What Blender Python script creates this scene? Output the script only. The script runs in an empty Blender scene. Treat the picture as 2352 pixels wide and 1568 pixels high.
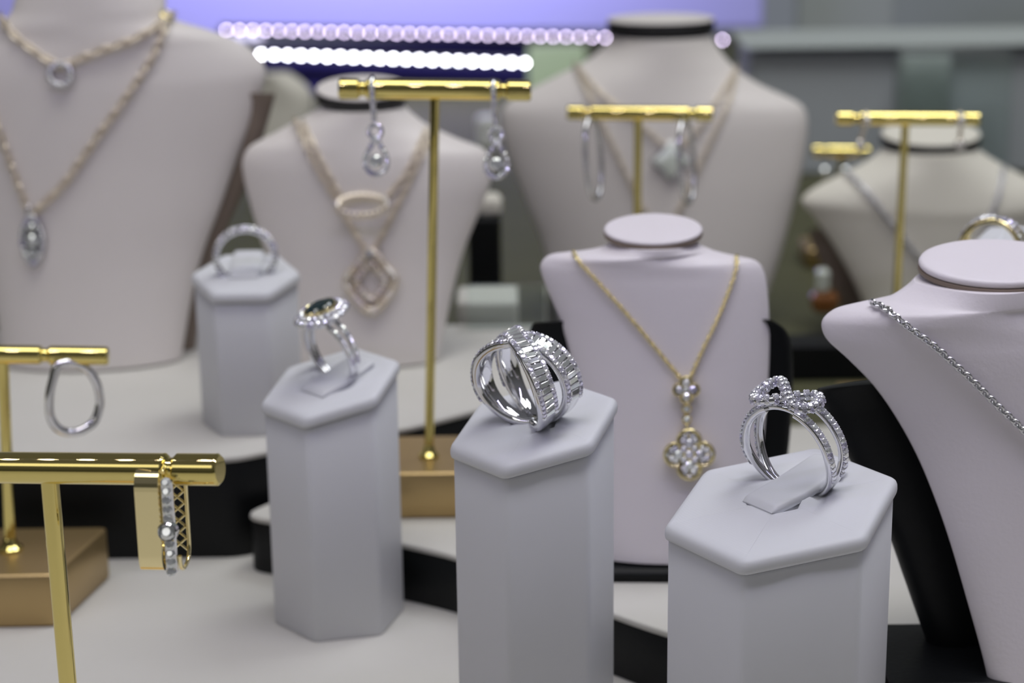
import bpy, math, random
from mathutils import Vector, Matrix
from mathutils.bvhtree import BVHTree
random.seed(7)
SC = bpy.context.scene
COL = SC.collection
S = 0.001                      # everything below is written in millimetres
PI = math.pi
V = Vector
R = math.radians

# ------------------------------------------------------------------ camera
F = 4700.0; TH = R(16.5); HC = 220.0; RHO = R(-0.75)
cF = V((0, math.cos(TH), -math.sin(TH))); u0 = V((0, math.sin(TH), math.cos(TH))); r0 = V((1, 0, 0))
cR = math.cos(RHO)*r0 + math.sin(RHO)*u0
cU = -math.sin(RHO)*r0 + math.cos(RHO)*u0
CP = V((0, 0, HC))
cd = bpy.data.cameras.new('camera'); cam = bpy.data.objects.new('camera', cd); COL.objects.link(cam)
cd.sensor_width = 36; cd.lens = 36*F/2352
cam.matrix_world = Matrix(((cR.x, cU.x, -cF.x, CP.x*S), (cR.y, cU.y, -cF.y, CP.y*S), (cR.z, cU.z, -cF.z, CP.z*S), (0, 0, 0, 1)))
cd.clip_start = 0.01; cd.clip_end = 50
cd.dof.use_dof = True; cd.dof.focus_distance = 0.418; cd.dof.aperture_fstop = 14.2
SC.camera = cam

# ------------------------------------------------------------------ world, exposure
SC.view_settings.view_transform = 'Standard'; SC.view_settings.look = 'None'
SC.view_settings.exposure = 0.1; SC.view_settings.gamma = 1.0
try: SC.view_settings.use_curve_mapping = False
except Exception: pass
W = bpy.data.worlds.new('world'); SC.world = W; W.use_nodes = True
wn = W.node_tree.nodes; wl = W.node_tree.links
bg = wn['Background']
tc = wn.new('ShaderNodeTexCoord'); sx = wn.new('ShaderNodeSeparateXYZ'); cr = wn.new('ShaderNodeValToRGB')
mp = wn.new('ShaderNodeMapRange'); mp.inputs[1].default_value = -1; mp.inputs[2].default_value = 1
wl.new(tc.outputs['Generated'], sx.inputs[0]); wl.new(sx.outputs[2], mp.inputs[0]); wl.new(mp.outputs[0], cr.inputs[0])
cr.color_ramp.elements[0].position = 0.40; cr.color_ramp.elements[0].color = (.10, .10, .09, 1)
cr.color_ramp.elements[1].position = 0.75; cr.color_ramp.elements[1].color = (.46, .46, .50, 1)
e = cr.color_ramp.elements.new(0.52); e.color = (.22, .22, .20, 1)
wl.new(cr.outputs[0], bg.inputs[0]); bg.inputs[1].default_value = 0.20

def area(name, loc, target, sx_, sy_, power, color):
    l = bpy.data.lights.new(name, 'AREA'); l.shape = 'RECTANGLE'; l.size = sx_*S; l.size_y = sy_*S
    l.energy = power; l.color = color
    o = bpy.data.objects.new(name, l); COL.objects.link(o); o.location = V(loc)*S
    o.rotation_euler = (V(target)-V(loc)).to_track_quat('-Z', 'Y').to_euler()
    return o
area('shop_ceiling_light', (60, 380, 1500), (0, 550, 0), 1100, 600, 8.3, (1.0, .99, .93))
area('shop_side_light', (-900, -500, 900), (0, 500, 40), 600, 400, .8, (1.0, .97, .94))
area('rear_fill_light', (330, 760, 900), (260, 1060, 40), 400, 300, 2.2, (.92, .96, 1.0))  # unseen fill lamp, added to brighten the grey rear background
area('canopy_wash_light', (-90, 1200, 175), (-90, 1318, 60), 320, 20, .62, (.60, .56, 1.0))

# ------------------------------------------------------------------ pixel geometry
def ray(px, py): return cF + (px-1176)/F*cR - (py-784)/F*cU
def G(px, py, z):
    d = ray(px, py); return CP + d*((z-HC)/d.z)
def YP(px, py, y):
    d = ray(px, py); return CP + d*(y/d.y)
def PL(px, py, p, n):
    d = ray(px, py); return CP + d*((V(p)-CP).dot(n)/d.dot(n))
def depth(p): return (V(p)-CP).dot(cF)

# ------------------------------------------------------------------ materials
MATS = {}
def mat(name, color, rough=.5, metal=0, bump=None, bscale=1, var=0, spec=.5, trans=0, ior=1.45, emit=None, estr=0, island=None, coat=0, bdist=.0002, sheen=0):
    if name in MATS: return MATS[name]
    m = bpy.data.materials.new(name); m.use_nodes = True
    nt = m.node_tree; b = nt.nodes['Principled BSDF']
    b.inputs['Base Color'].default_value = (*color, 1); b.inputs['Roughness'].default_value = rough
    b.inputs['Metallic'].default_value = metal; b.inputs['IOR'].default_value = ior
    b.inputs['Specular IOR Level'].default_value = spec
    b.inputs['Transmission Weight'].default_value = trans
    b.inputs['Coat Weight'].default_value = coat
    if emit: b.inputs['Emission Color'].default_value = (*emit, 1); b.inputs['Emission Strength'].default_value = estr
    co = nt.nodes.new('ShaderNodeTexCoord')
    if var:
        n = nt.nodes.new('ShaderNodeTexNoise'); n.inputs['Scale'].default_value = 45; n.inputs['Detail'].default_value = 3
        mr = nt.nodes.new('ShaderNodeMapRange'); mr.inputs[3].default_value = 1-var; mr.inputs[4].default_value = 1+var
        mx = nt.nodes.new('ShaderNodeMix'); mx.data_type = 'RGBA'; mx.blend_type = 'MULTIPLY'; mx.inputs[0].default_value = 1
        mx.inputs[6].default_value = (*color, 1)
        nt.links.new(co.outputs['Object'], n.inputs['Vector']); nt.links.new(n.outputs['Fac'], mr.inputs[0])
        nt.links.new(mr.outputs[0], mx.inputs[7]); nt.links.new(mx.outputs[2], b.inputs['Base Color'])
    if island:
        g = nt.nodes.new('ShaderNodeNewGeometry'); r = nt.nodes.new('ShaderNodeValToRGB'); r.color_ramp.interpolation = 'CONSTANT'
        els = r.color_ramp.elements
        for i, c in enumerate(island):
            el = els[i] if i < 2 else els.new(i/len(island))
            el.position = i/len(island); el.color = (*c, 1)
        nt.links.new(g.outputs['Random Per Island'], r.inputs[0]); nt.links.new(r.outputs[0], b.inputs['Base Color'])
    if bump:
        bp = nt.nodes.new('ShaderNodeBump'); bp.inputs['Distance'].default_value = bdist; bp.inputs['Strength'].default_value = bump
        if bscale < 0:
            w1 = nt.nodes.new('ShaderNodeTexWave'); w1.inputs['Scale'].default_value = -bscale; w1.bands_direction = 'Z'; w1.inputs['Distortion'].default_value = .6
            nt.links.new(co.outputs['Object'], w1.inputs['Vector']); nt.links.new(w1.outputs['Fac'], bp.inputs['Height'])
        else:
            n = nt.nodes.new('ShaderNodeTexNoise'); n.inputs['Scale'].default_value = bscale; n.inputs['Detail'].default_value = 4
            nt.links.new(co.outputs['Object'], n.inputs['Vector']); nt.links.new(n.outputs['Fac'], bp.inputs['Height'])
        nt.links.new(bp.outputs[0], b.inputs['Normal'])
    MATS[name] = m; return m
M_STAND = mat('white_leatherette', (.70, .71, .74), .48, bump=.15, bscale=-2200, var=.02, bdist=.00002)
M_BUSTF = mat('pink_white_leather', (.80, .755, .79), .45, bump=.35, bscale=900, var=.03, bdist=.0002)
M_BUST = mat('bust_leather', (.79, .745, .715), .45, bump=.35, bscale=900, var=.03, bdist=.0002)
M_BUSTC = mat('bust_cream_leather', (.78, .75, .66), .5, bump=.3, bscale=700, var=.03)
M_CREAM = mat('cream_pad', (.63, .615, .575), .55, bump=.2, bscale=700, var=.03)
M_BLACK = mat('black_leather', (.006, .007, .008), .45, bump=.3, bscale=900, spec=.25)
M_BAND = mat('black_trim', (.02, .02, .022), .4)
M_TRIM = mat('brown_trim', (.24, .19, .15), .5)
M_GOLD = mat('polished_gold', (.80, .67, .24), .022, 1)
M_GOLD2 = mat('yellow_gold', (1.0, .87, .48), .12, 1)
M_ROSE = mat('pale_gold', (.84, .75, .62), .36, .75)
M_BRONZE = mat('satin_gold', (.50, .36, .17), .36, .75, var=.03)
M_SILVER = mat('white_gold', (.80, .80, .82), .07, 1)
M_SILVER2 = mat('silver_chain', (.70, .70, .74), .18, 1)
DI = [(.95, .95, 1), (.78, .78, .85), (.86, .84, .98), (.62, .62, .68), (.9, .93, .92), (.98, .98, .98), (.7, .68, .86)]  # tones differ per stone to put sparkle into the colour
M_DIA = mat('diamond', (.92, .92, .97), .08, .6, island=DI, spec=1)
M_BAG = mat('baguette_diamond', (.88, .92, .9), .06, .72, island=[(.92, .95, .92), (.72, .76, .74), (.97, .97, .97), (.6, .62, .66), (.86, .9, .86)])
M_RDIA = mat('champagne_diamond', (.8, .7, .6), .14, .7, island=[(.86, .78, .68), (.70, .60, .50), (.92, .88, .84), (.76, .68, .76)])
M_GREEN = mat('dark_gem', (.004, .022, .024), .04, 0, spec=1, coat=1)
M_PEARL = mat('mother_of_pearl', (.82, .88, .80), .18, .2, coat=.6)
M_GLASS = mat('clear_glass', (.90, .98, .96), .02, 0, trans=1, ior=1.45)
M_OLIVE = mat('olive_floor', (.085, .085, .042), .6, var=.10)
M_GREY = mat('grey_panel', (.46, .49, .52), .5, var=.03)
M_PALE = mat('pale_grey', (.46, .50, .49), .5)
M_WALL = mat('grey_green_wall', (.38, .42, .41), .6, var=.04)
M_LAV = mat('lavender_panel', (.50, .50, .86), .5)
M_NAVY = mat('navy_velvet', (.018, .014, .11), .85)
M_WHITE = mat('white_plastic', (.74, .75, .73), .4)
M_AMBER = mat('amber_resin', (.20, .075, .018), .25, coat=.5)
M_LEDW = mat('led_white', (1, 1, 1), .5, emit=(.92, .93, 1.0), estr=42)
M_LEDP = mat('led_violet', (1, 1, 1), .5, emit=(.86, .72, 1.0), estr=21)
M_LEDT = mat('led_case', (1, 1, 1), .5, emit=(.72, .68, 1.0), estr=125)
M_DARK = mat('dark_metal', (.03, .03, .04), .5)
M_RED = mat('red_paint', (.35, .05, .05), .5)
M_PGREEN = mat('green_glow_card', (.45, .58, .30), .5)

# ------------------------------------------------------------------ mesh builder
class MB:
    def __init__(self): self.v = []; self.f = []; self.sm = []
    def add(self, vs, fs, smooth=True):
        b = len(self.v); self.v += [V(p) for p in vs]
        for f in fs: self.f.append([b+i for i in f]); self.sm.append(smooth)
    def rings(self, rings, closed=True, cap0=True, cap1=True, smooth=True, loop=False):
        n = len(rings[0]); vs = [p for r in rings for p in r]; fs = []
        m = len(rings)
        for i in range(m if loop else m-1):
            a, b = i*n, ((i+1) % m)*n
            for j in range(n if closed else n-1):
                k = (j+1) % n; fs.append((a+j, a+k, b+k, b+j))
        self.add(vs, fs, smooth)
        if not loop:
            if cap0: self.add(rings[0], [list(range(n))[::-1]], False)
            if cap1: self.add(rings[-1], [list(range(n))], False)
    def tube(self, pts, r, n=10, loop=False, flat=1, up=None, caps=True):
        pts = [V(p) for p in pts]; m = len(pts); rs = r if isinstance(r, (list, tuple)) else [r]*m
        rings = []; prev = None
        for i, p in enumerate(pts):
            a = pts[(i-1) % m] if (loop or i > 0) else p; b = pts[(i+1) % m] if (loop or i < m-1) else p
            t = (b-a).normalized()
            if prev is None:
                x = V(up) if up is not None else (V((0, 0, 1)) if abs(t.z) < .9 else V((1, 0, 0)))
            else: x = prev if up is None else V(up)
            x = (x - t*x.dot(t)).normalized(); prev = x; y = t.cross(x)
            rings.append([p + (x*math.cos(2*PI*k/n)*flat + y*math.sin(2*PI*k/n))*rs[i] for k in range(n)])
        self.rings(rings, loop=loop, cap0=caps, cap1=caps)
    def cyl(self, a, b, r0, r1=None, n=24, bev=0):
        a, b = V(a), V(b); r1 = r0 if r1 is None else r1; t = (b-a).normalized(); L = (b-a).length
        if bev: self.lathe(a, t, [(0, 0), (r0-bev, 0), (r0, bev), (r1, L-bev), (r1-bev, L), (0, L)], n)
        else: self.lathe(a, t, [(0, 0), (r0, 0), (r1, L), (0, L)], n)
    def lathe(self, o, ax, prof, n=32, ex=1.0, xdir=None, sharp=True):
        o = V(o); ax = V(ax).normalized()
        x = V(xdir) if xdir is not None else (V((1, 0, 0)) if abs(ax.x) < .8 else V((0, 1, 0)))
        x = (x-ax*x.dot(ax)).normalized(); y = ax.cross(x)
        P = lambda r, h: [o+ax*h+(x*math.cos(2*PI*k/n)+y*math.sin(2*PI*k/n)*ex)*r for k in range(n)]
        if sharp:
            for (r1, h1), (r2, h2) in zip(prof, prof[1:]):
                if r1 < 1e-6: self.add(P(r2, h2), [list(range(n))[::-1]], False)
                elif r2 < 1e-6: self.add(P(r1, h1), [list(range(n))], False)
                else: self.rings([P(r1, h1), P(r2, h2)], cap0=False, cap1=False)
        else:
            self.rings([P(max(r, 1e-3), h) for r, h in prof], cap0=False, cap1=False)
    def sphere(self, c, r, n=8, m=6, sq=1, ax=V((0, 0, 1))):
        self.lathe(V(c), ax, [(r*math.sin(PI*i/m), -r*sq*math.cos(PI*i/m)) for i in range(m+1)], n, sharp=False)
    def obox(self, c, x, y, z, hx, hy, hz, ch=0):
        c = V(c); x, y, z = V(x), V(y), V(z); ch = min(ch, hx*.9, hy*.9, hz*.9)
        def rect(k, h): return [c+x*(sx_*(hx-k))+y*(sy_*(hy-k))+z*h for sx_, sy_ in ((-1, -1), (1, -1), (1, 1), (-1, 1))]
        if ch:
            def octo(k, h):
                hx2, hy2 = hx-k, hy-k
                return [c+x*a+y*b+z*h for a, b in ((-hx2+ch, -hy2), (hx2-ch, -hy2), (hx2, -hy2+ch), (hx2, hy2-ch), (hx2-ch, hy2), (-hx2+ch, hy2), (-hx2, hy2-ch), (-hx2, -hy2+ch))]
            self.rings([octo(ch*.7, -hz), octo(0, -hz+ch), octo(0, hz-ch), octo(ch*.7, hz)], smooth=False)
        else: self.rings([rect(0, -hz), rect(0, hz)], smooth=False)
    def gem(self, c, n, r, xd=None, ex=1.0, seg=8, h=.45, deep=.7):
        c = V(c); n = V(n).normalized()
        x = V(xd) if xd is not None else V((random.random()-.5, random.random()-.5, random.random()-.5))
        x = (x-n*x.dot(n)).normalized(); y = n.cross(x)
        a0 = 0 if xd is not None else random.random()*2
        P = lambda rr, hh, off=0: [c+n*hh+(x*math.cos(a0+2*PI*(k+off)/seg)+y*math.sin(a0+2*PI*(k+off)/seg)*ex)*rr for k in range(seg)]
        gd = P(r, 0); md = P(r*.82, r*h*.6, .5); tb = P(r*.52, r*h)
        vs = gd+md+tb+[c-n*r*deep]; fs = []
        for k in range(seg):
            k2 = (k+1) % seg
            fs += [(k, k2, seg+k), (seg+k, k2, seg+k2), (seg+k, seg+k2, 2*seg+k2), (2*seg+k, seg+k, 2*seg+k2), (k2, k, 3*seg)]
        fs.append(tuple(range(2*seg, 3*seg)))
        self.add(vs, fs, False)
    def torus(self, c, x, y, a, b, r, n=14, m=6):
        c, x, y = V(c), V(x), V(y)
        self.tube([c+x*math.cos(2*PI*k/n)*a+y*math.sin(2*PI*k/n)*b for k in range(n)], r, m, loop=True)
    def build(self, name, m, parent=None, origin=None, kind=None, label=None):
        o0 = V(parent['_o']) if parent is not None else V(origin if origin is not None else (0, 0, 0))
        me = bpy.data.meshes.new(name)
        me.from_pydata([tuple((p-o0)*S) for p in self.v], [], self.f); me.update()
        me.polygons.foreach_set('use_smooth', self.sm)
        me.materials.append(m)
        o = bpy.data.objects.new(name, me); COL.objects.link(o)
        if parent is not None: o.parent = parent; o['_o'] = parent['_o']
        else: o.location = o0*S; o['_o'] = tuple(o0)
        if kind: o['kind'] = kind
        if label: o['label'] = label
        return o

def thing(name, label, cat, loc, group=None):
    o = bpy.data.objects.new(name, None); COL.objects.link(o); o.empty_display_size = .005
    o.location = V(loc)*S; o['_o'] = tuple(loc); o['label'] = label; o['category'] = cat
    if group: o['group'] = group
    return o
def tag(o, label, cat, group=None):
    o['label'] = label; o['category'] = cat
    if group: o['group'] = group
    return o

def catmull(pts, step=8, loop=False):
    out = []; n = len(pts)
    for i in range(n if loop else n-1):
        if loop: a, b, c, d = pts[(i-1) % n], pts[i], pts[(i+1) % n], pts[(i+2) % n]
        else: a, b, c, d = pts[max(i-1, 0)], pts[i], pts[i+1], pts[min(i+2, n-1)]
        for k in range(step):
            t = k/step
            out.append(tuple(.5*((2*q)+(r-p)*t+(2*p-5*q+4*r-s)*t*t+(3*q-p-3*r+s)*t**3) for p, q, r, s in zip(a, b, c, d)))
    if not loop: out.append(tuple(pts[-1]))
    return out
def inset(poly, k):
    n = len(poly); out = []
    for i in range(n):
        a, b, c = V(poly[i-1]), V(poly[i]), V(poly[(i+1) % n])
        e1 = (b-a).normalized(); e2 = (c-b).normalized()
        n1 = V((-e1.y, e1.x)); n2 = V((-e2.y, e2.x)); m = (n1+n2)
        m = m/max(.35, m.dot(n1))
        out.append(b+m*k)
    return out
def round_poly(pts, r, seg=5):
    out = []; n = len(pts)
    for i in range(n):
        a, b, c = V(pts[i-1]), V(pts[i]), V(pts[(i+1) % n])
        u = (a-b).normalized(); w = (c-b).normalized(); q = min(r, (a-b).length*.45, (c-b).length*.45)
        p0 = b+u*q; p1 = b+w*q
        for k in range(seg+1):
            t = k/seg; out.append(p0*(1-t)**2+b*2*t*(1-t)+p1*t*t)
    return out
def slab(mb, poly, z0, z1, bev=.6):
    L = lambda p, z: [V((q[0], q[1], z)) for q in p]
    mb.rings([L(inset(poly, bev), z0), L(poly, z0+bev), L(poly, z1-bev), L(inset(poly, bev*.3), z1-bev*.3), L(inset(poly, bev), z1)])
def rect(x0, y0, x1, y1): return [(x0, y0), (x1, y0), (x1, y1), (x0, y1)]

# ------------------------------------------------------------------ setting
def structure(name, mb, m): o = mb.build(name, m); o['kind'] = 'structure'; return o
mb = MB(); mb.obox((60, 250, -5), (1, 0, 0), (0, 1, 0), (0, 0, 1), 620, 390, 5); structure('floor', mb, M_CREAM)
mb = MB(); mb.obox((60, 1100, -5.5), (1, 0, 0), (0, 1, 0), (0, 0, 1), 800, 460, 5); structure('floor_rear', mb, M_OLIVE)
mb = MB(); mb.obox((60, 1565, 160), (1, 0, 0), (0, 1, 0), (0, 0, 1), 900, 6, 400); structure('wall_back', mb, M_WALL)

# platforms
def riser(label, poly, z, group='stepped display platforms'):
    c = V((sum(p[0] for p in poly)/len(poly), sum(p[1] for p in poly)/len(poly), 0))
    t = thing('display_platform', label, 'platform', c, group)
    pr = round_poly(poly, 5, 4)
    mb = MB(); slab(mb, pr, 0, z-1.6, .3); mb.build('riser_body', M_BLACK, t)
    mb = MB(); slab(mb, inset(pr, -.25), z-1.8, z, .5); mb.build('top_pad', M_CREAM, t)
    return t
riser('low black sided platform with cream top under the clover necklace bust',
      [(-74, 524), (-29.4, 502), (-16.4, 494), (10, 468.5), (30, 449), (46, 436), (84, 428), (88, 383), (260, 383), (260, 560), (-8, 560), (-40, 552), (-66, 535)], 16.5)
riser('taller black sided platform with cream top under the two rear left busts',
      [(-280, 533), (-77, 533), (-69, 538), (-31, 556), (-11, 572), (6, 584), (14, 640), (10, 662), (-280, 662)], 30)

# ------------------------------------------------------------------ ring stands
def ring_stand(label, cx, cy, a, phi, h, g, low, base, tongue, tdim=(6, 11, 2.2), toff=(0, 0)):
    """low = index of the hexagon face that is lowest; returns the thing and the frame of its sloping top"""
    ph = R(phi); hv = [V((cx+a*math.cos(ph+k*PI/3), cy+a*math.sin(ph+k*PI/3))) for k in range(6)]
    m = (hv[low]+hv[(low+1) % 6])/2-V((cx, cy)); m.normalize()
    c2 = V((cx, cy)); h = h+1.4
    top = lambda p: h-g*((V((p[0], p[1]))-c2).dot(m))
    t = thing('ring_stand', label, 'ring stand', (cx, cy, base), 'hexagonal ring stands')
    pr = round_poly(hv, 1.7, 5)
    mb = MB(); ins = inset(pr, .55); TC = 3.6
    mb.rings([[V((p.x, p.y, base)) for p in inset(pr, 1.0)], [V((p.x, p.y, base+.5)) for p in ins], [V((p.x, p.y, top(p)-TC-.5)) for p in ins],
              [V((p.x, p.y, top(p)-TC-.15)) for p in inset(pr, .9)]])
    mb.build('column', M_STAND, t)
    mb = MB(); i2 = inset(pr, 1.8)
    mb.rings([[V((p.x, p.y, top(p)-TC-1)) for p in i2], [V((p.x, p.y, top(p)-TC+1.4)) for p in i2]]); mb.build('neck_joint', M_TRIM, t)
    A = V((m.x, m.y, -g)).normalized(); N0 = V((m.x*g, m.y*g, 1)).normalized(); T = N0.cross(A)   # A downhill, T along the ring
    if T.x < 0: T = -T
    mid = V((cx, cy, h))
    sc0 = mid+A*toff[0]+T*toff[1]
    def dent(p):
        q = p-sc0; aa = abs(q.dot(A)); tt = abs(q.dot(T))
        if aa > tdim[1]: return 0
        return -2.2*max(0, 1-abs(tt-tdim[0]-.5)/1.2)*min(1, (tdim[1]-aa)/1.5)
    mb = MB(); prof = [(1.2, -TC+.35), (.15, -TC+.4), (-.15, -TC+.65), (-.25, -TC+1.3), (-.2, -1.5), (.05, -.85), (.55, -.38), (1.3, -.12), (2.6, 0)]
    rings = [[V((p.x, p.y, top(p)+dz)) for p in inset(pr, k)] for k, dz in prof]
    last = inset(pr, 2.6)
    for s in [.92, .84, .76, .68, .6, .52, .44, .36, .28, .2, .12, .04]:
        rr = []
        for p in last:
            q = c2+(p-c2)*s; w = V((q.x, q.y, top(q))); w.z += .25*(1-s)+dent(w); rr.append(w)
        rings.append(rr)
    mb.rings(rings); mb.build('cushion_top', M_STAND, t)
    if tongue:
        mb = MB(); hw, hl, th = tdim
        rr = []
        for i in range(25):
            s = -1+2*i/24; w = hw*(1-.10*s*s) if abs(s) < .97 else hw*.86
            base_c = sc0+A*(-s*hl); e = (1-max(0, (abs(s)-.80)/.2)**2*.9)
            lift = .35+tongue*max(0, s+.2)**1.5*1.2
            ring = []
            for k in range(18):
                an = 2*PI*k/18; cx_, sy_ = math.cos(an), math.sin(an)
                ring.append(base_c+T*(math.copysign(abs(cx_)**.5, cx_)*w)+N0*(lift+math.copysign(abs(sy_)**.6, sy_)*th*.5*max(.12, e)))
            rr.append(ring)
        mb.rings(rr); mb.build('ring_roll', M_STAND, t)
    return t, mid, A, T, N0
FR = {}
FR['left'] = ring_stand('white hexagonal ring stand in the second row, carrying the dark oval stone ring', -45.9, 492.5, 17.9, 193, 63.2, .26, 0, 0, .5, (5, 9, 2.0), (-1.5, 1.5))
FR['center'] = ring_stand('white hexagonal ring stand carrying the wide crossover baguette ring', 4.6, 423.2, 18.75, 189.5, 75.3, .255, 0, 0, 0, (5, 6, 1.6))
FR['right'] = ring_stand('large white hexagonal ring stand in front, carrying the open knot ring', 55.6, 398.5, 24.6, 184.8, 65.3, .20, 0, 0, 1.0, (5.3, 11, 2.6), (-5.6, -1.5))
FR['back'] = ring_stand('white hexagonal ring stand at the rear left, carrying the round eternity ring', -75.4, 563, 15.6, 180, 73.5, .17, 1, 30, .8, (4.6, 8, 2.0), (-3, 0))

# ------------------------------------------------------------------ rings
def ring_frame(c, A, N, T):
    return lambda th, w, r: V(c)+(T*math.sin(th)+N*math.cos(th))*r+A*w
def yawed(A, N, ang):
    q = Matrix.Rotation(ang, 3, N); return (q@A).normalized()
def sect_band(mb, P, th0, th1, n, wf, half, r_in, thick, loop=False, rf=None, edge=.25):
    rings = []
    for i in range(n if loop else n+1):
        th = th0+(th1-th0)*i/n; w = wf(th); ri = r_in; ro = r_in+thick+(rf(th) if rf else 0); hf = half(th) if callable(half) else half
        if rf: ri = r_in+rf(th)
        rings.append([P(th, w-hf+edge, ri), P(th, w+hf-edge, ri), P(th, w+hf, ri+edge), P(th, w+hf, ro-edge), P(th, w+hf-edge, ro), P(th, w-hf+edge, ro), P(th, w-hf, ro-edge), P(th, w-hf, ri+edge)])
    mb.rings(rings, loop=loop)
def ring_vec(P, th, w, r): return (P(th, w, r+1)-P(th, w, r)).normalized()
def row(mb, P, th0, th1, n, wf, rf, size, beads=True):
    for i in range(n+1):
        th = th0+(th1-th0)*i/n; w = wf(th); r = rf(th); nn = ring_vec(P, th, w, r)
        mb.gem(P(th, w, r), nn, size)
        if beads and i < n:
            t2 = th+(th1-th0)*.5/n
            for s in (-1, 1): mb.sphere(P(t2, wf(t2)+s*size*.75, rf(t2)+.05), size*.26, 6, 4)

# crossover baguette ring
tst, mid, A, T, N = FR['center']
A = yawed(A, N, R(3)); T = N.cross(A); T = T if T.x > 0 else -T
RI = 9.1; THK = 1.6; c0 = mid+N*(RI+THK-.8)+A*0.0+T*.4
P = ring_frame(c0, A, N, T)
t = thing('ring', 'wide white gold crossover ring with baguette diamonds standing on the middle hexagonal stand', 'ring', mid, 'diamond rings')
w0 = 3.9
sgn = lambda x: math.copysign(abs(x)**.8, x)
for b, (s, lift) in enumerate(((1, .55), (-1, 0.0))):
    wf = lambda th, s=s: s*w0*sgn(math.sin(th))*(1.0 if abs(th) < PI*.6 else 1)
    rf = (lambda th, l=lift: l*max(0, math.cos(th))**2)
    half = lambda th: 2.55-.75*max(0, -math.cos(th))
    mb = MB(); sect_band(mb, P, -PI, PI, 120, wf, half, RI, THK, loop=True, rf=rf)
    band = mb.build('band', M_SILVER, t)
    for q in (-1, 1):
        mb = MB(); row(mb, P, R(-112), R(112), 40, (lambda th, q=q: wf(th)+q*1.85), (lambda th: RI+THK+rf(th)+.2), .66)
        mb.build('pave_row', M_DIA, band)
    for i in range(31):
        th = R(-108)+R(216)*i/30; r = RI+THK+rf(th)+.12; w = wf(th); nn = ring_vec(P, th, w, r)
        dt = (P(th+.01, wf(th+.01), r)-P(th-.01, wf(th-.01), r)).normalized(); ww = nn.cross(dt).normalized()
        mb = MB(); cc = P(th, w, r); hx, hy = 1.28, .60
        q4 = lambda kx, ky, z: [cc+ww*(sx_*kx)+dt*(sy_*ky)+nn*z for sx_, sy_ in ((-1, -1), (1, -1), (1, 1), (-1, 1))]
        tl = random.uniform(-.13, .13)
        top = q4(hx*.86, hy*.72, .34); top = [p+nn*(tl*(1 if k in (1, 2) else -1)) for k, p in enumerate(top)]
        mb.rings([q4(hx*.8, hy*.7, -.4), q4(hx, hy*.94, .1), top], smooth=False)
        mb.build('baguette_diamond', M_BAG, band)

# heart ring
tst, mid, A, T, N = FR['right']
A = yawed(A, N, R(11)); T = N.cross(A); T = T if T.x > 0 else -T
foot = PL(1834, 1110, mid, N); RI = 9.9
c0 = foot+N*(RI-1.7)
P = ring_frame(c0, A, N, T)
t = thing('ring', 'white gold ring with split band and open figure eight top on the large front stand', 'ring', foot, 'diamond rings')
def split(th, s):
    k = max(0, min(1, (R(150)-abs(th))/R(70))); k = k*k*(3-2*k)
    return s*(.4+2.1*k)
for s in (-1, 1):
    for side in (-1, 1):
        mb = MB(); wf = lambda th: split(th, s)
        half = lambda th: .85
        sect_band(mb, P, side*R(20), side*PI, 60, wf, half, RI, 1.5, edge=.35)
        bd = mb.build('band', M_SILVER, t)
        mb = MB(); row(mb, P, side*R(30), side*R(112), 15, wf, (lambda th: RI+1.62), .86); mb.build('pave_row', M_DIA, bd)
def knot(k):
    tt = 6.9*math.sin(k); aa = 3.7*math.sin(2*k)
    return c0+T*tt+A*aa+N*(RI+2.7-tt*tt/34+.75*math.cos(k)+(.9*max(0, -math.sin(k))))
hp = [knot(2*PI*i/56) for i in range(56)]
mb = MB(); mb.tube(hp, 1.0, 8, loop=True, up=N, flat=.9); ht = mb.build('knot_top', M_SILVER, t)
mb = MB()
for i in range(0, 56, 2):
    a, b = hp[i-1], hp[(i+1) % 56]; tg = (b-a).normalized(); sd = tg.cross(N).normalized(); p = hp[i]
    mb.gem(p+N*.85+sd*.5, N+sd*.4, .72); mb.gem(p+N*.85-sd*.5, N-sd*.4, .72); mb.gem(p+sd*.95-N*.1, (sd+N*.2), .6); mb.gem(p-sd*.95-N*.1, (-sd+N*.2), .6)
    mb.sphere((hp[i]+b)/2+N*.95+sd*.5, .24, 6, 4); mb.sphere((hp[i]+b)/2+N*.95-sd*.5, .24, 6, 4)
mb.build('pave_stones', M_DIA, ht)
mb = MB()
for s in (-1, 1):
    mb.tube([P(th, s*1.9, RI+.75) for th in [R(-32+64*i/14) for i in range(15)]], .75, 8)
mb.build('bridge', M_SILVER, t)

# dark stone halo ring
tst, mid, A, T, N = FR['left']
A = yawed(A, N, R(0)); T = N.cross(A); T = T if T.x > 0 else -T
foot = PL(775, 856, mid, N); RI = 8.0
c0 = foot+N*(RI-1.4); P = ring_frame(c0, A, N, T)
t = thing('ring', 'halo ring with dark oval stone in a gold bezel on the second row stand', 'ring', foot, 'diamond rings')
for side in (-1, 1):
    for s in (-1, 1):
        mb = MB(); wf = lambda th: s*(.45+1.0*max(0, math.cos(th/2)**2))
        sect_band(mb, P, side*R(22), side*PI, 40, wf, .65, RI, 1.3, edge=.3); bd = mb.build('band', M_SILVER, t)
        mb = MB(); row(mb, P, side*R(40), side*R(100), 9, wf, (lambda th: RI+1.35), .6); mb.build('pave_row', M_DIA, bd)
tc_ = c0+N*(RI+2.6); A2 = (A-N*.0).normalized()
mb = MB(); mb.lathe(c0+N*(RI-.6), N, [(2.8, 0), (5.2, 1.2), (6.4, 2.6), (5.2, 3.4), (0, 3.4)], 32, ex=.80, xdir=A); hd = mb.build('halo_setting', M_SILVER, t)
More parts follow.
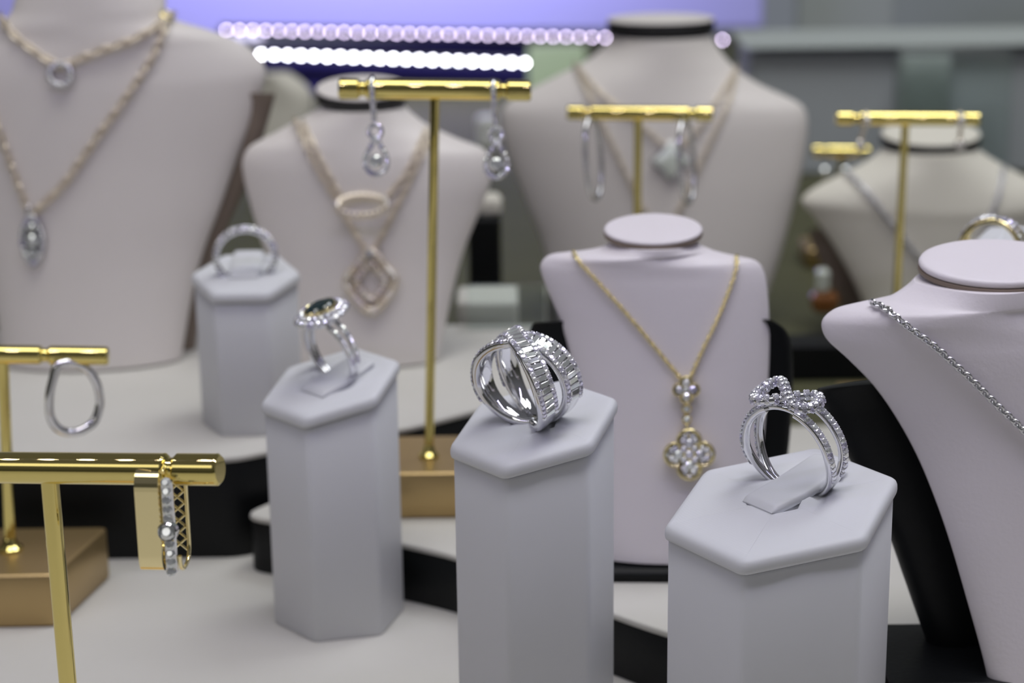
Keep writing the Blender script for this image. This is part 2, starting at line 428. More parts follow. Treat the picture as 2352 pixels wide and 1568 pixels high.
for (rad, zz, cnt, gs) in ((7.0, .1, 24, 1.08), (5.7, 1.05, 20, .98)):
    mb = MB()
    for k in range(cnt):
        an = 2*PI*k/cnt; o_ = A*math.cos(an)*rad+T*math.sin(an)*rad*.80
        mb.gem(tc_+o_+N*zz, (N+o_.normalized()*(.9 if rad > 6 else .35)), gs)
    mb.build('halo_row', M_DIA, hd)
mb = MB(); mb.lathe(tc_+N*.9, N, [(4.6, -.5), (4.7, .9), (4.4, 1.3), (4.1, 1.1), (4.0, .5)], 32, ex=.70, xdir=A); mb.build('bezel', M_GOLD2, t, label='yellow gold bezel around the dark stone')
mb = MB(); mb.gem(tc_+N*2.05, N, 4.15, xd=A, ex=.70, seg=16, h=.20, deep=.4); mb.build('center_stone', M_GREEN, t, label='dark green oval stone')

# eternity ring
tst, mid, A, T, N = FR['back']
foot = PL(567, 628, mid, N); RI = 7.4; c0 = foot+N*(RI-2.0); A = yawed(A, N, R(8)); T = N.cross(A); T = T if T.x > 0 else -T
P = ring_frame(c0, A, N, T)
t = thing('ring', 'round diamond eternity ring standing on the rear left hexagonal stand', 'ring', foot, 'diamond rings')
mb = MB(); sect_band(mb, P, -PI, PI, 64, lambda th: 0, 1.3, RI, 1.4, loop=True); bd = mb.build('band', M_SILVER, t)
for s in (-1, 1):
    mb = MB(); row(mb, P, R(-165), R(165), 34, (lambda th: s*.7), (lambda th: RI+1.5), .68, False); mb.build('pave_row', M_DIA, bd)
mb = MB()
for i in range(36):
    th = R(-165+330*i/35); mb.gem(P(th, 1.32, RI+.8), A, .55)
mb.build('side_pave', M_DIA, bd)

# ------------------------------------------------------------------ busts
def plane_of(x0, y0, z0, lean, yaw):
    n = V((-math.tan(R(yaw)), 1, -math.tan(R(lean)))); return V((x0, y0, z0)), n
def to_plane(px, pl, pn, flip):
    pts = [PL(x, y, pl, pn) for x, y in catmull(px, 5)]
    out = []
    for p in sorted(pts, key=lambda q: q.z):
        if not out or p.z > out[-1].z+.02: out.append(p)
    return out
def interp(pts, z):
    if z <= pts[0].z: return pts[0].x
    for a, b in zip(pts, pts[1:]):
        if z <= b.z: return a.x+(b.x-a.x)*(z-a.z)/(b.z-a.z)
    return pts[-1].x
def loft(mb, Lp, Rp, pl, pn, thick, bulge, zlo, neck=True, K=22):
    zt = min(Lp[-1].z, Rp[-1].z)
    zs = sorted({round(p.z, 2) for p in Lp+Rp if zlo <= p.z <= zt} | {zlo, zt} | {zlo+(zt-zlo)*i/40 for i in range(41)})
    zz = [zs[0]]
    for z in zs[1:]:
        if z > zz[-1]+.05: zz.append(z)
    ws = [(interp(Rp, z)-interp(Lp, z))/2 for z in zz]; im = max(range(len(zz)), key=lambda i: ws[i]); zm = zz[im]; wm = ws[im]
    rings = []
    for i, z in enumerate(zz):
        xl, xr = interp(Lp, z), interp(Rp, z); xc, hw = (xl+xr)/2, (xr-xl)/2
        k = 0
        if neck and z > zm: k = (z-zm)/max(1e-3, zt-zm); k = k*k*(3-2*k)
        tp_ = 1 if neck else min(1, math.sqrt(max(0, zt-z)/7)+.06)
        up_ = neck and z > zm; hn = ws[-1]
        W_ = max(hw, wm+(hn-wm)*k) if up_ else hw
        b0 = bulge*(wm if up_ else hw); off = b0+(.60*hn-b0)*k
        T_ = thick*tp_
        fr, bk = [], []
        for j in range(K+1):
            u = -math.cos(PI*j/K); x = xc+hw*u
            yp = pl.y-(pn.x*(x-pl.x)+pn.z*(z-pl.z))/pn.y      # on the leaning plane n.(p-pl) = 0
            e = (1-abs(u)**(5-3*k))**.5 if abs(u) < 1 else 0
            yf = yp-off*(1-((x-xc)/W_)**2)+T_*.5*(1-e)
            fr.append(V((x, yf, z))); tq = T_+(1.65*hn-T_)*k*max(0, 1-((x-xc)/(1.6*hn))**2)*(1 if neck else 0); bk.append(V((x, yf+tq*e, z)))
        rings.append(fr+bk[::-1][1:-1])
    mb.rings(rings)
def bust(label, L, Rr, base, z0, lean, yaw, thick, bulge, disc, m=M_BUST, band=M_BAND, bandh=2.2, back=None, backoff=14, slab_=None, group='necklace display busts'):
    p0 = V(base); pl, pn = plane_of(p0.x, p0.y, z0, lean, yaw)
    Lp, Rp = to_plane(L, pl, pn, 0), to_plane(Rr, pl, pn, 0)
    t = thing('display_bust', label, 'jewellery bust', (p0.x, p0.y, z0), group)
    mb = MB(); loft(mb, Lp, Rp, pl, pn, thick, bulge, max(Lp[0].z, Rp[0].z, z0+.2)); body = mb.build('body', m, t)
    tri = [f for f in mb.f]
    bv = BVHTree.FromPolygons([tuple(v) for v in mb.v], tri)
    if disc:
        cx, cy, rx, tilt, ex, hh = disc
        c = PL(cx, cy, pl, pn)+V((0, thick*.5, 0)); r = rx*depth(c)/F; nn = V((0, -math.sin(R(tilt)), math.cos(R(tilt))))
        mb = MB(); mb.lathe(c-nn*hh, nn, [(r*.90, -.2), (r*.97, .1), (r, hh*.35), (r, hh*.6), (r*.985, hh*.82), (r*.95, hh*.95), (r*.88, hh), (r*.6, hh*1.08), (r*.3, hh*1.12), (.01, hh*1.13)], 64, ex=ex, xdir=(1, 0, 0), sharp=False)
        mb.build('neck_cap', m, t)
        mb = MB(); mb.lathe(c-nn*(hh+bandh), nn, [(0, -.2), (r*1.0, -.2), (r*1.01, bandh*.4), (r*1.0, bandh+.2), (0, bandh+.2)], 64, ex=ex*1.04, xdir=(1, 0, 0)); mb.build('neck_band', band, t)
    if back:
        bl, bn = plane_of(p0.x, p0.y+backoff, z0, back[2], yaw)
        Lb, Rb = to_plane(back[0], bl, bn, 0), to_plane(back[1], bl, bn, 0)
        mb = MB(); loft(mb, Lb, Rb, bl, bn, back[3], -.12, max(z0+.1, min(Lb[0].z, Rb[0].z)), neck=False); mb.build('easel_back', back[4] if len(back) > 4 else M_BLACK, t)
    if slab_:
        mb = MB(); slab(mb, round_poly(slab_[0], 2), z0, z0+slab_[1], .4); mb.build('base', M_BLACK, t)
    return t, bv

BV = {}
_, BV['left'] = bust('large pale bust at far left wearing two gold chains, its neck above the frame',
    [(40, -110), (38, -60), (36, 0), (18, 40), (-70, 90), (-140, 120), (-185, 165), (-175, 230), (-125, 370), (-85, 480), (-48, 580), (-22, 680), (-8, 780), (0, 842)],
    [(378, -110), (380, -60), (382, 0), (398, 40), (490, 72), (560, 108), (605, 160), (592, 235), (541, 370), (502, 480), (464, 580), (438, 680), (420, 780), (411, 842)],
    G(205, 842, 30), 30, 13, 3, 9, .24, (208, -120, 178, 8, .72, 4), back=([(-130, 230), (-60, 420), (-20, 600), (0, 838)], [(632, 215), (575, 400), (505, 560), (462, 700), (440, 838)], 4, 10, M_TRIM), backoff=12)
_, BV['middle_left'] = bust('pale bust behind the tall gold earring stand, wearing two fine chains',
    [(735, 250), (715, 262), (685, 278), (630, 308), (572, 340), (554, 372), (556, 410), (566, 455), (592, 545), (625, 640), (655, 740), (672, 835)],
    [(930, 250), (950, 268), (985, 292), (1050, 322), (1108, 345), (1128, 375), (1126, 425), (1105, 482), (1062, 590), (1034, 700), (1018, 780), (1008, 838)],
    G(840, 838, 30), 30, 14, 0, 7, .24, (830, 203, 106, 12, .75, 1.0), bandh=2.8, back=([(600, 420), (640, 560), (668, 700), (680, 833)], [(1100, 420), (1060, 560), (1022, 700), (1010, 833)], 4, 8, M_BUST), backoff=12)
_, BV['middle_right'] = bust('large pale bust with tall black banded neck behind the hoop earring bar',
    [(1402, 84), (1398, 100), (1378, 122), (1340, 148), (1275, 180), (1195, 222), (1158, 250), (1150, 280), (1156, 325), (1182, 405), (1216, 492), (1242, 562), (1262, 640), (1285, 730), (1300, 790)],
    [(1640, 84), (1645, 100), (1664, 130), (1698, 165), (1752, 200), (1830, 236), (1855, 262), (1859, 310), (1846, 400), (1822, 500), (1800, 582), (1776, 660), (1750, 740), (1738, 790)],
    G(1520, 760, 0), 0, 14, -2, 10, .24, (1520, 44, 123, 0, .72, 1.2), bandh=3.8)
_, BV['right_rear'] = bust('cream bust with black collar band at the far right rear',
    [(2034, 345), (2020, 358), (1990, 378), (1940, 402), (1880, 432), (1850, 455), (1846, 474), (1872, 504), (1920, 572), (1966, 655), (2000, 740), (2020, 800)],
    [(2252, 345), (2268, 358), (2300, 378), (2350, 405), (2410, 435), (2440, 458), (2444, 478), (2420, 506), (2376, 572), (2330, 655), (2300, 740), (2280, 800)],
    G(2150, 770, 0), 0, 14, 0, 8, .22, (2143, 308, 113, 10, .72, 1.0), M_BUSTC, bandh=2.8, back=([(1850, 490), (1868, 560), (1905, 650), (1950, 740), (1965, 785)], [(2400, 520), (2350, 620), (2310, 720), (2290, 780)], 4, 8, M_TRIM), backoff=16)
_, BV['clover'] = bust('small pale bust in the middle wearing the gold clover necklace',
    [(1406, 560), (1392, 570), (1352, 580), (1305, 583), (1262, 590), (1242, 612), (1246, 640), (1260, 675), (1288, 745), (1308, 812), (1330, 900), (1348, 1000), (1362, 1120), (1372, 1284)],
    [(1602, 560), (1616, 570), (1650, 582), (1692, 592), (1740, 604), (1760, 636), (1768, 700), (1770, 800), (1766, 900), (1758, 1000), (1748, 1120), (1736, 1284)],
    V((31.5, 478.5, 0)), 20, 16, 0, 4.5, .20, (1502, 527, 113, 13, .70, 1.15), M_BUSTF, band=M_TRIM, bandh=.7,
    back=([(1250, 722), (1222, 752), (1212, 800), (1222, 880), (1260, 1000), (1300, 1150), (1330, 1284)], [(1770, 735), (1808, 765), (1824, 810), (1826, 900), (1818, 1030), (1800, 1150), (1780, 1284)], 5, 8), backoff=11,
    slab_=([(16, 474), (58, 472), (60, 512), (14, 512)], -3.4))
_, BV['right'] = bust('pale bust at the right front wearing a silver chain, with broad black back',
    [(2130, 634), (2112, 650), (2085, 672), (2045, 692), (2005, 699), (1970, 703), (1925, 714), (1896, 736), (1891, 760), (1906, 790), (1952, 832), (2010, 892), (2060, 962), (2110, 1052), (2152, 1152), (2190, 1262), (2230, 1400), (2258, 1500), (2276, 1575), (2300, 1680)],
    [(2460, 640), (2480, 658), (2520, 685), (2580, 705), (2660, 722), (2730, 745), (2760, 775), (2762, 810), (2745, 850), (2710, 905), (2670, 965), (2620, 1055), (2580, 1155), (2550, 1265), (2530, 1400), (2515, 1500), (2505, 1575), (2500, 1680)],
    V((108, 410, 0)), 17, 16, 6, 5, .22, (2294, 602, 176, 9, .74, 1.9), M_BUSTF, band=M_TRIM, bandh=.6,
    back=([(2000, 862), (1930, 866), (1888, 884), (1882, 915), (1900, 965), (1952, 1060), (2010, 1165), (2052, 1250), (2086, 1345), (2130, 1470), (2175, 1585), (2200, 1680)], [(2600, 862), (2640, 866), (2680, 884), (2700, 915), (2690, 965), (2660, 1060), (2630, 1165), (2600, 1250), (2580, 1345), (2560, 1470), (2540, 1585), (2530, 1680)], 5, 14), backoff=16,
    slab_=([(82, 409), (170, 409), (170, 441), (82, 441)], 2.2))

# ------------------------------------------------------------------ necklaces
def hit(bv, px, py):
    d = ray(px, py).normalized(); p, n, i, dist = bv.ray_cast(CP, d)
    return (p, n) if p is not None else None
def fr_at(bv, px, py):
    p, n = hit(bv, px, py)
    if n.dot(cF) > 0: n = -n
    up = V((0, 0, 1)); up = (up-n*up.dot(n)).normalized(); r = up.cross(n); return p+n*.7, n, up, r
def drape(bv, px, r, lift=1.0):
    out = []
    for x, y in catmull(px, 10):
        h = hit(bv, x, y)
        if h is None: continue
        p, n = h
        if n.dot(cF) > 0: n = -n
        out.append(p+n*r*lift)
    return out
def chain_links(mb, pts, pitch, wid, r, n=10, m=5):
    d = [0]
    for a, b in zip(pts, pts[1:]): d.append(d[-1]+(b-a).length)
    def at(s):
        for i in range(len(pts)-1):
            if d[i+1] >= s: return pts[i].lerp(pts[i+1], (s-d[i])/max(1e-6, d[i+1]-d[i]))
        return pts[-1]
    k = 0; s = 0
    while s < d[-1]:
        p = at(s); tg = (at(min(d[-1], s+pitch*.6))-at(max(0, s-pitch*.6))).normalized()
        x = cF.cross(tg).normalized(); y = tg.cross(x); an = PI/4+(PI/2 if k % 2 else 0)
        w = x*math.cos(an)+y*math.sin(an)
        mb.torus(p, tg, w, pitch*.78, wid, r, n, m); s += pitch; k += 1
def necklace(label, bv, strands, m, pitch=1.5, wid=.55, r=.22, origin=None, group='necklaces on the busts', tail=True, mm=5):
    pts0 = [drape(bv, s, wid+.45) for s in strands]
    pts0 = [p for p in pts0 if len(p) > 2]
    t = thing('necklace', label, 'necklace', origin if origin else pts0[0][len(pts0[0])//2], group)
    for p in pts0:
        mb = MB(); chain_links(mb, p, pitch, wid, r, 10, mm); mb.build('chain', m, t)
    return t

# far left bust
bv = BV['left']
t = necklace('short gold chain with a small round open pendant, high on the far left bust', bv, [[(4, 42), (50, 95), (110, 137), (138, 150)], [(150, 150), (230, 118), (300, 94), (350, 70), (388, 44)]], M_ROSE, 3.2, 1.1, .5)
p, n, u, r = fr_at(bv, 141, 172); mb = MB(); mb.torus(p+n*1, u, r, 3.3, 3.3, 1.1, 24, 8); pd = mb.build('round_pendant', M_SILVER2, t)
mb = MB()
for k in range(12): mb.gem(p+n*2+(u*math.cos(k*PI/6)+r*math.sin(k*PI/6))*3.3, n, .8)
mb.build('pave_stones', M_DIA, pd)
p, n, u, r = fr_at(bv, 378, 46); mb = MB(); mb.torus(p+n*1.2, u, r, 1.7, 1.7, .7, 16, 6); mb.build('clasp', M_GOLD2, t)
t = necklace('long gold chain with a marquise shaped diamond pendant on the far left bust', bv, [[(-60, 130), (-30, 220), (2, 300), (32, 385), (68, 482)], [(86, 482), (150, 420), (220, 320), (300, 208), (350, 130), (380, 62)]], M_ROSE, 3.2, 1.0, .5)
p, n, u, r = fr_at(bv, 79, 550)
def lens_plate(mb, p, n, u, r, h, w, th):
    ou = [u*(h*math.cos(a))+r*(w*math.sin(a)*abs(math.sin(a))**.35) for a in [2*PI*k/32 for k in range(32)]]
    mb.rings([[p+q*.9 for q in ou], [p+q+n*th*.4 for q in ou], [p+q*.92+n*th for q in ou]])
mb = MB(); lens_plate(mb, p, n, u, r, 8.6, 4.4, 1.2); pd = mb.build('marquise_pendant', M_SILVER2, t)
mb = MB()
for k in range(22):
    a = 2*PI*k/22; mb.gem(p+n*1.4+u*7.4*math.cos(a)+r*3.4*math.sin(a)*abs(math.sin(a))**.35, n, .85)
mb.build('halo_row', M_DIA, pd)
for (dz, gs) in ((4, 1.3), (0, 1.9), (-4, 1.4)):
    mb = MB(); mb.gem(p+n*1.6+u*dz, n, gs); mb.build('pendant_stone', M_DIA, pd)
p, n, u, r = fr_at(bv, 74, 484); mb = MB(); mb.torus(p+n*1.2, u, n, 1.7, 1.2, .6, 14, 6); mb.build('bail', M_SILVER2, t)

# middle left bust
bv = BV['middle_left']
t = necklace('fine gold chain with an oval open ring pendant, upper of two behind the tall stand', bv, [[(702, 290), (735, 360), (782, 446)], [(890, 450), (935, 392), (978, 300)]], M_ROSE, 2.6, .75, .36)
mb = MB(); ce = fr_at(bv, 835, 470); p, n, u, r = ce
mb.tube([p+n*(4.3+3.2*math.cos(a))+r*7.6*math.sin(a)+u*(-2.9*math.cos(a)) for a in [2*PI*k/40 for k in range(40)]], 1.15, 8, loop=True); pd = mb.build('ring_pendant', M_ROSE, t)
mb = MB()
for k in range(26):
    a = 2*PI*k/26; mb.gem(p+n*(4.8+3.4*math.cos(a))+r*7.9*math.sin(a)+u*(-2.9*math.cos(a)+.7), (n+u*.5), .75)
mb.build('pave_stones', M_RDIA, pd)
t = necklace('fine gold chain with a large open kite pendant, lower of two behind the tall stand', bv, [[(682, 282), (722, 372), (775, 462), (822, 545), (844, 578)], [(856, 578), (882, 530), (915, 465), (960, 375), (996, 302)]], M_ROSE, 2.6, .75, .36)
p, n, u, r = fr_at(bv, 852, 645)
ko = catmull([(0, 9.5), (4.5, 4.5), (7.6, .5), (4.8, -5.0), (0, -9.2), (-4.8, -5.0), (-7.6, .5), (-4.5, 4.5)], 5, loop=True)
mb = MB(); mb.tube([p+n*1.0+r*a+u*b for a, b in ko], 1.3, 8, loop=True); pd = mb.build('kite_pendant', M_ROSE, t)
mb = MB(); ki = [(a*.62, b*.62) for a, b in ko]; mb.tube([p+n*.8+r*a+u*b for a, b in ki], 1.1, 8, loop=True); mb.build('inner_frame', M_ROSE, pd)
mb = MB()
for a, b in ko[::1]: mb.gem(p+n*2.2+r*a+u*b, n, .8)
for a, b in ki[::2]: mb.gem(p+n*1.9+r*a+u*b, n, .75)
mb.build('pave_stones', M_RDIA, pd)
p, n, u, r = fr_at(bv, 849, 580); mb = MB(); mb.sphere(p+n*1.2, 1.7, 12, 8); mb.gem(p+n*2.4, n, 1.3); mb.build('bail', M_DIA, t)

# middle right bust
bv = BV['middle_right']
t = necklace('gold chain with a pale diamond shaped pendant on the tall necked bust', bv, [[(1328, 158), (1380, 215), (1450, 268), (1528, 338)], [(1556, 338), (1600, 300), (1650, 225), (1684, 168)]], M_ROSE, 2.8, .75, .36)
p, n, u, r = fr_at(bv, 1540, 370)
mb = MB(); q = [r*7.4, u*7.4, -r*7.4, -u*7.4]; q = [q[i].lerp(q[(i+1) % 4], k/4)*(1-.09*(1 if k == 2 else 0)) for i in range(4) for k in range(4)]
mb.rings([[p+x for x in q], [p+x+n*1.2 for x in q], [p+x*.85+n*1.9 for x in q], [p+x*.3+n*2.1 for x in q]]); pd = mb.build('pendant', M_PEARL, t)
mb = MB(); mb.tube([p+n*.9+x for x in q], .6, 6, loop=True); mb.build('rim', M_SILVER2, pd)
necklace('long plain gold chain falling in a deep V on the tall necked bust', bv, [[(1322, 150), (1352, 215), (1392, 300), (1432, 385), (1470, 465), (1500, 520)], [(1688, 160), (1672, 235), (1630, 325), (1596, 400), (1562, 478), (1540, 520)]], M_ROSE, 2.8, .75, .36)

# right rear bust
necklace('thin silver chain running diagonally across the cream bust at right rear', BV['right_rear'], [[(1948, 402), (1990, 440), (2048, 512), (2110, 592), (2135, 625)], [(2300, 395), (2290, 450), (2262, 520), (2225, 590)]], M_SILVER2, 2.4, .8, .4)

# clover
bv = BV['clover']
t = necklace('gold chain with two hanging clover pendants set with diamonds', bv, [[(1318, 586), (1370, 642), (1438, 718), (1500, 792), (1562, 868)], [(1690, 596), (1684, 632), (1652, 718), (1612, 804), (1584, 868)]], M_GOLD2, 1.25, .42, .22)
def clover(px, py, R_, name, parent, stones):
    p, n, u, r = fr_at(bv, px, py); p = p+n*.3
    def rad(a): return R_*(.68+.32*abs(math.cos(2*a))**.75)
    ou = [(r*math.sin(a)+u*math.cos(a))*rad(a) for a in [2*PI*k/64 for k in range(64)]]
    mb = MB(); mb.rings([[p+q*.96 for q in ou], [p+q+n*.5 for q in ou], [p+q+n*1.5 for q in ou], [p+q*.92+n*1.8 for q in ou], [p+q*.86+n*1.1 for q in ou], [p+q*.3+n*1.1 for q in ou]])
    pd = mb.build(name, M_GOLD2, parent); mb = MB()
    for rr, aa, s in stones: mb.gem(p+n*1.25+(r*math.sin(aa)+u*math.cos(aa))*rr*R_, n, s*R_)
    mb.build('pave_stones', M_DIA, pd)
big = [(0, 0, .17)]+[(.30, PI/4+k*PI/2, .13) for k in range(4)]+[(.42, k*PI/2, .19) for k in range(4)]+[(.70, k*PI/2+s, .13) for k in range(4) for s in (-.22, .22)]+[(.58, k*PI/2+s, .12) for k in range(4) for s in (-.42, .42)]+[(.86, k*PI/2, .09) for k in range(4)]
clover(1574, 894, 3.5, 'small_clover', t, [(0, 0, .2)]+[(.5, k*PI/2, .32) for k in range(4)])
clover(1581, 1042, 6.5, 'large_clover', t, big)
for yy in (938, 962):
    p, n, u, r = fr_at(bv, 1576, yy); mb = MB(); mb.lathe(p, n, [(1.2, 0), (1.25, .6), (.95, 1.0), (.8, .8), (.01, .8)], 16); bz = mb.build('bezel_link', M_GOLD2, t); mb = MB(); mb.gem(p+n*.9, n, .85); mb.build('link_stone', M_DIA, bz)
for yy in (922, 982):
    p, n, u, r = fr_at(bv, 1576, yy); mb = MB(); mb.torus(p+n*.7, u, n, 1.1, .6, .25, 12, 6); mb.build('jump_ring', M_GOLD2, t)

# right bust chain
necklace('silver box link chain draped over the right front bust', BV['right'], [[(2006, 706), (2052, 727), (2120, 772), (2190, 832), (2250, 890), (2300, 940), (2350, 988), (2400, 1040), (2436, 1064), (2474, 1044), (2540, 948), (2620, 822), (2676, 748)]], M_SILVER, 1.25, .70, .33, mm=6)

# ------------------------------------------------------------------ gold earring stands
def tstand(label, foot, top, b0, b1, br, pr_, base_poly=None, bz=0, bh=12, notch=(.14, .86), group='gold earring stands'):
    foot, top, b0, b1 = V(foot), V(top), V(b0), V(b1)
    t = thing('earring_stand', label, 'earring stand', (foot.x, foot.y, bz), group)
    ax = (b1-b0).normalized(); L = (b1-b0).length
    prof = [(0, 0), (br-.5, 0), (br, .5)]
    for f in notch: prof += [(br, f*L-1.3), (br-.35, f*L-.9), (br*.72, f*L-.6), (br*.72, f*L+.6), (br-.35, f*L+.9), (br, f*L+1.3)]
    prof += [(br, L-.5), (br-.5, L), (0, L)]
    mb = MB(); mb.lathe(b0, ax, prof, 48); mb.build('bar', M_GOLD, t)
    mb = MB(); mb.cyl(foot, top, pr_, n=32); mb.build('pole', M_GOLD, t)
    if base_poly:
        mb = MB(); slab(mb, round_poly(base_poly, 2.5, 5), bz, bz+bh, .8); mb.build('base', M_BRONZE, t)
        mb = MB(); mb.lathe(foot, (0, 0, 1), [(0, 0), (pr_*2.2, 0), (pr_*2.2, .8), (pr_*1.5, 1.6), (pr_*1.15, 3.2), (pr_*1.0, 3.6), (0, 3.6)], 32); mb.build('collar', M_GOLD, t)
    return t
# front left stand (base below the frame)
d1 = 388; pa = CP+ray(-150, 1072)*398; pb = CP+ray(506, 1078)*383
pm = pa.lerp(pb, 268/656)
tstand('nearest gold earring stand at lower left, holding the gold lattice earring', (pm.x+.6, pm.y, 0), (pm.x, pm.y, pm.z-1), pa, pb, 3.05, 1.75, [(pm.x-22, pm.y-14), (pm.x+22, pm.y-14), (pm.x+22, pm.y+14), (pm.x-22, pm.y+14)], 0, 12, (.835,))
FB = (pa, pb)
# left middle stand
fy = 505.3; f0 = G(24, 1262, 14.6)
tstand('gold earring stand at the left edge with bronze block base, holding the diamond hoop', (f0.x, f0.y, 14.6), YP(6, 820, fy), YP(-240, 810, fy-3), YP(250, 817, fy+1), 2.45, 1.5,
       [tuple(G(-130, 1445, 0).xy), tuple(G(135, 1440, 0).xy), tuple(V((-110.6, 521))), tuple(V((-146, 521)))], 0, 14.6, (.13, .70))
# tall stand
fy = 533.4; f0 = G(985, 1048, 29.6)
tstand('tall gold earring stand with bronze block base behind the crossover ring', (f0.x, f0.y, 29.6), YP(999, 205, fy), YP(778, 203, fy), YP(1220, 208, fy), 2.75, 1.25,
       [(-42, 518.8), (-6, 518.8), (-6, 550), (-42, 550)], 16.5, 13.1, (.125, .855))
# hoop bar stand
fy = 640; tp = YP(1466, 262, fy)
tstand('gold earring stand in front of the tall necked bust, holding two thin hoops', (tp.x-.5, fy, 8), tp, YP(1302, 258, fy), YP(1637, 262, fy), 2.3, 1.25, [(tp.x-18, fy-12), (tp.x+18, fy-12), (tp.x+18, fy+12), (tp.x-18, fy+12)], 0, 8, (.14, .86))
# right stand
fy = 650; tp = YP(2080, 274, fy)
tstand('gold earring stand at the far right before the cream bust', (tp.x-.8, fy, 8), tp, YP(1920, 272, fy), YP(2250, 274, fy), 2.2, 1.25, [(tp.x-18, fy-12), (tp.x+18, fy-12), (tp.x+18, fy+12), (tp.x-18, fy+12)], 0, 8, (.14, .86))
# far stand behind the cream bust
fy = 860; tp = YP(1930, 348, fy)
tstand('blurred gold earring stand between the tall necked bust and the cream bust', (tp.x, fy, 8), tp, YP(1866, 346, fy), YP(1996, 348, fy), 2.4, 1.2, [(tp.x-15, fy-12), (tp.x+15, fy-12), (tp.x+15, fy+12), (tp.x-15, fy+12)], 0, 8, (.2, .8))

# ------------------------------------------------------------------ earrings
# gold lattice earring on the front bar
dep = 381
oc = CP+ray(345, 1088)*(dep); zt = oc.z; zb = zt-20.4
Bd = V((.08, 1, 0)).normalized(); Wd = V((1, -.08, 0)).normalized()
t = thing('earring', 'squared gold earring with lattice side and diamond row on the nearest gold bar', 'earring', oc, 'earrings on the gold stands')
H_ = 20.4; Dp = 8.5
path = round_poly([(0, 0), (Dp, 0), (Dp, -H_), (0, -H_)], 3.6, 8)
def hoop_band(mb, w0_, w1_, out0, out1, sub=None):
    pth = [V(p) for p in path] if sub is None else sub
    n = len(pth); rings = []
    cen = V((Dp/2, -H_/2))
    for i, p in enumerate(pth):
        a, b = pth[i-1], pth[(i+1) % n]; tg = (b-a).normalized(); nr = V((tg.y, -tg.x))
        if nr.dot(p-cen) < 0: nr = -nr
        q0 = p+nr*out0; q1 = p+nr*out1
        X = lambda q, w: oc+Bd*q.x+V((0, 0, q.y))+Wd*w
        rings.append([X(q0, w0_), X(q1, w0_), X(q1, w1_), X(q0, w1_)])
    mb.rings(rings, loop=True, smooth=False)
mb = MB(); hoop_band(mb, -3.3, 1.2, -1.0, 0.0); mb.build('plain_band', M_GOLD2, t)
# lattice between the two bands, on the rear limb
X = lambda b, z, w: oc+Bd*b+V((0, 0, z))+Wd*w
mb = MB(); mb.tube([X(p.x-.4 if p.x > 4 else p.x+.4, p.y+.3, 4.5) for p in path[9:36]], .42, 8); mb.build('edge_wire', M_GOLD2, t)
mb = MB()
for k in range(8):
    za = -1.4-k*2.4
    for (s0, s1) in ((za, za-2.6), (za-2.6, za)):
        pts = [X(Dp-.5, s0+(s1-s0)*q/6, 1.3+2.9*q/6) for q in range(7) if -18.6 <= s0+(s1-s0)*q/6 <= -1.0]
        if len(pts) > 2: mb.tube(pts, .27, 6)
mb.tube([X(Dp-.5, -1.5, 1.3), X(Dp-.5, -18.2, 1.3)], .3, 6)
mb.build('lattice', M_GOLD2, t, label='open lattice of gold wires')
mb = MB(); mb.obox(X(.35, -H_/2-.3, 2.9), Wd, V((0, 0, 1)), Bd, 1.15, H_/2-.9, .55, .3); ds = mb.build('diamond_row', M_SILVER, t)
for k in range(11):
    zz = -1.6-k*1.78
    if abs(zz+11.2) < 1.9: continue
    mb = MB(); mb.gem(X(-.25, zz, 2.9), -Bd-Wd*.15+V((0, 0, random.uniform(.4, .9))), 1.08); mb.build('row_diamond', M_DIA, ds)
nb = (-Bd*.9-Wd*.1).normalized()
mb = MB(); mb.lathe(X(-.2, -11.2, 2.9), nb, [(1.9, -.4), (2.0, .9), (1.75, 1.3), (1.5, 1.0), (1.4, .5), (.01, .4)], 28); bz = mb.build('bezel', M_SILVER, t)
mb = MB(); mb.gem(X(-.2, -11.2, 2.9)+nb*.85, nb+V((0, 0, .6)), 1.5, seg=10); mb.build('bezel_stone', M_DIA, bz)
mb = MB(); mb.tube([X(Dp*.2, -.3, 1.8), X(Dp*.5, .6, 1.9), X(Dp*.8, -.2, 2.1)], .5, 8); mb.build('ear_post', M_GOLD2, t)

# diamond hoop on left stand
fy = 504; c = YP(170, 910, fy); up = V((0, 0, 1)); rx = V((.86, .51, 0)).normalized(); k9 = fy/F
ho = [(-31, 84), (-42, 56), (-54, 10), (-55, -40), (-36, -78), (2, -90), (40, -72), (56, -30), (54, 15), (40, 52), (22, 72), (-5, 86)]
hp = [c+rx*(a*k9*1.12)+up*(b*k9)+V((0, .0, 0)) for a, b in catmull(ho, 6, loop=True)]
t = thing('earring', 'teardrop diamond hoop hanging from the gold bar at the left edge', 'earring', c, 'earrings on the gold stands')
mb = MB(); mb.tube(hp, 1.2, 10, loop=True); hb = mb.build('hoop', M_SILVER, t)
mb = MB(); nv = V((-.35, -.9, .2)).normalized()
for p in hp[2:32:1]: mb.gem(p+nv*.75, nv, .75)
mb.build('pave_row', M_DIA, hb)

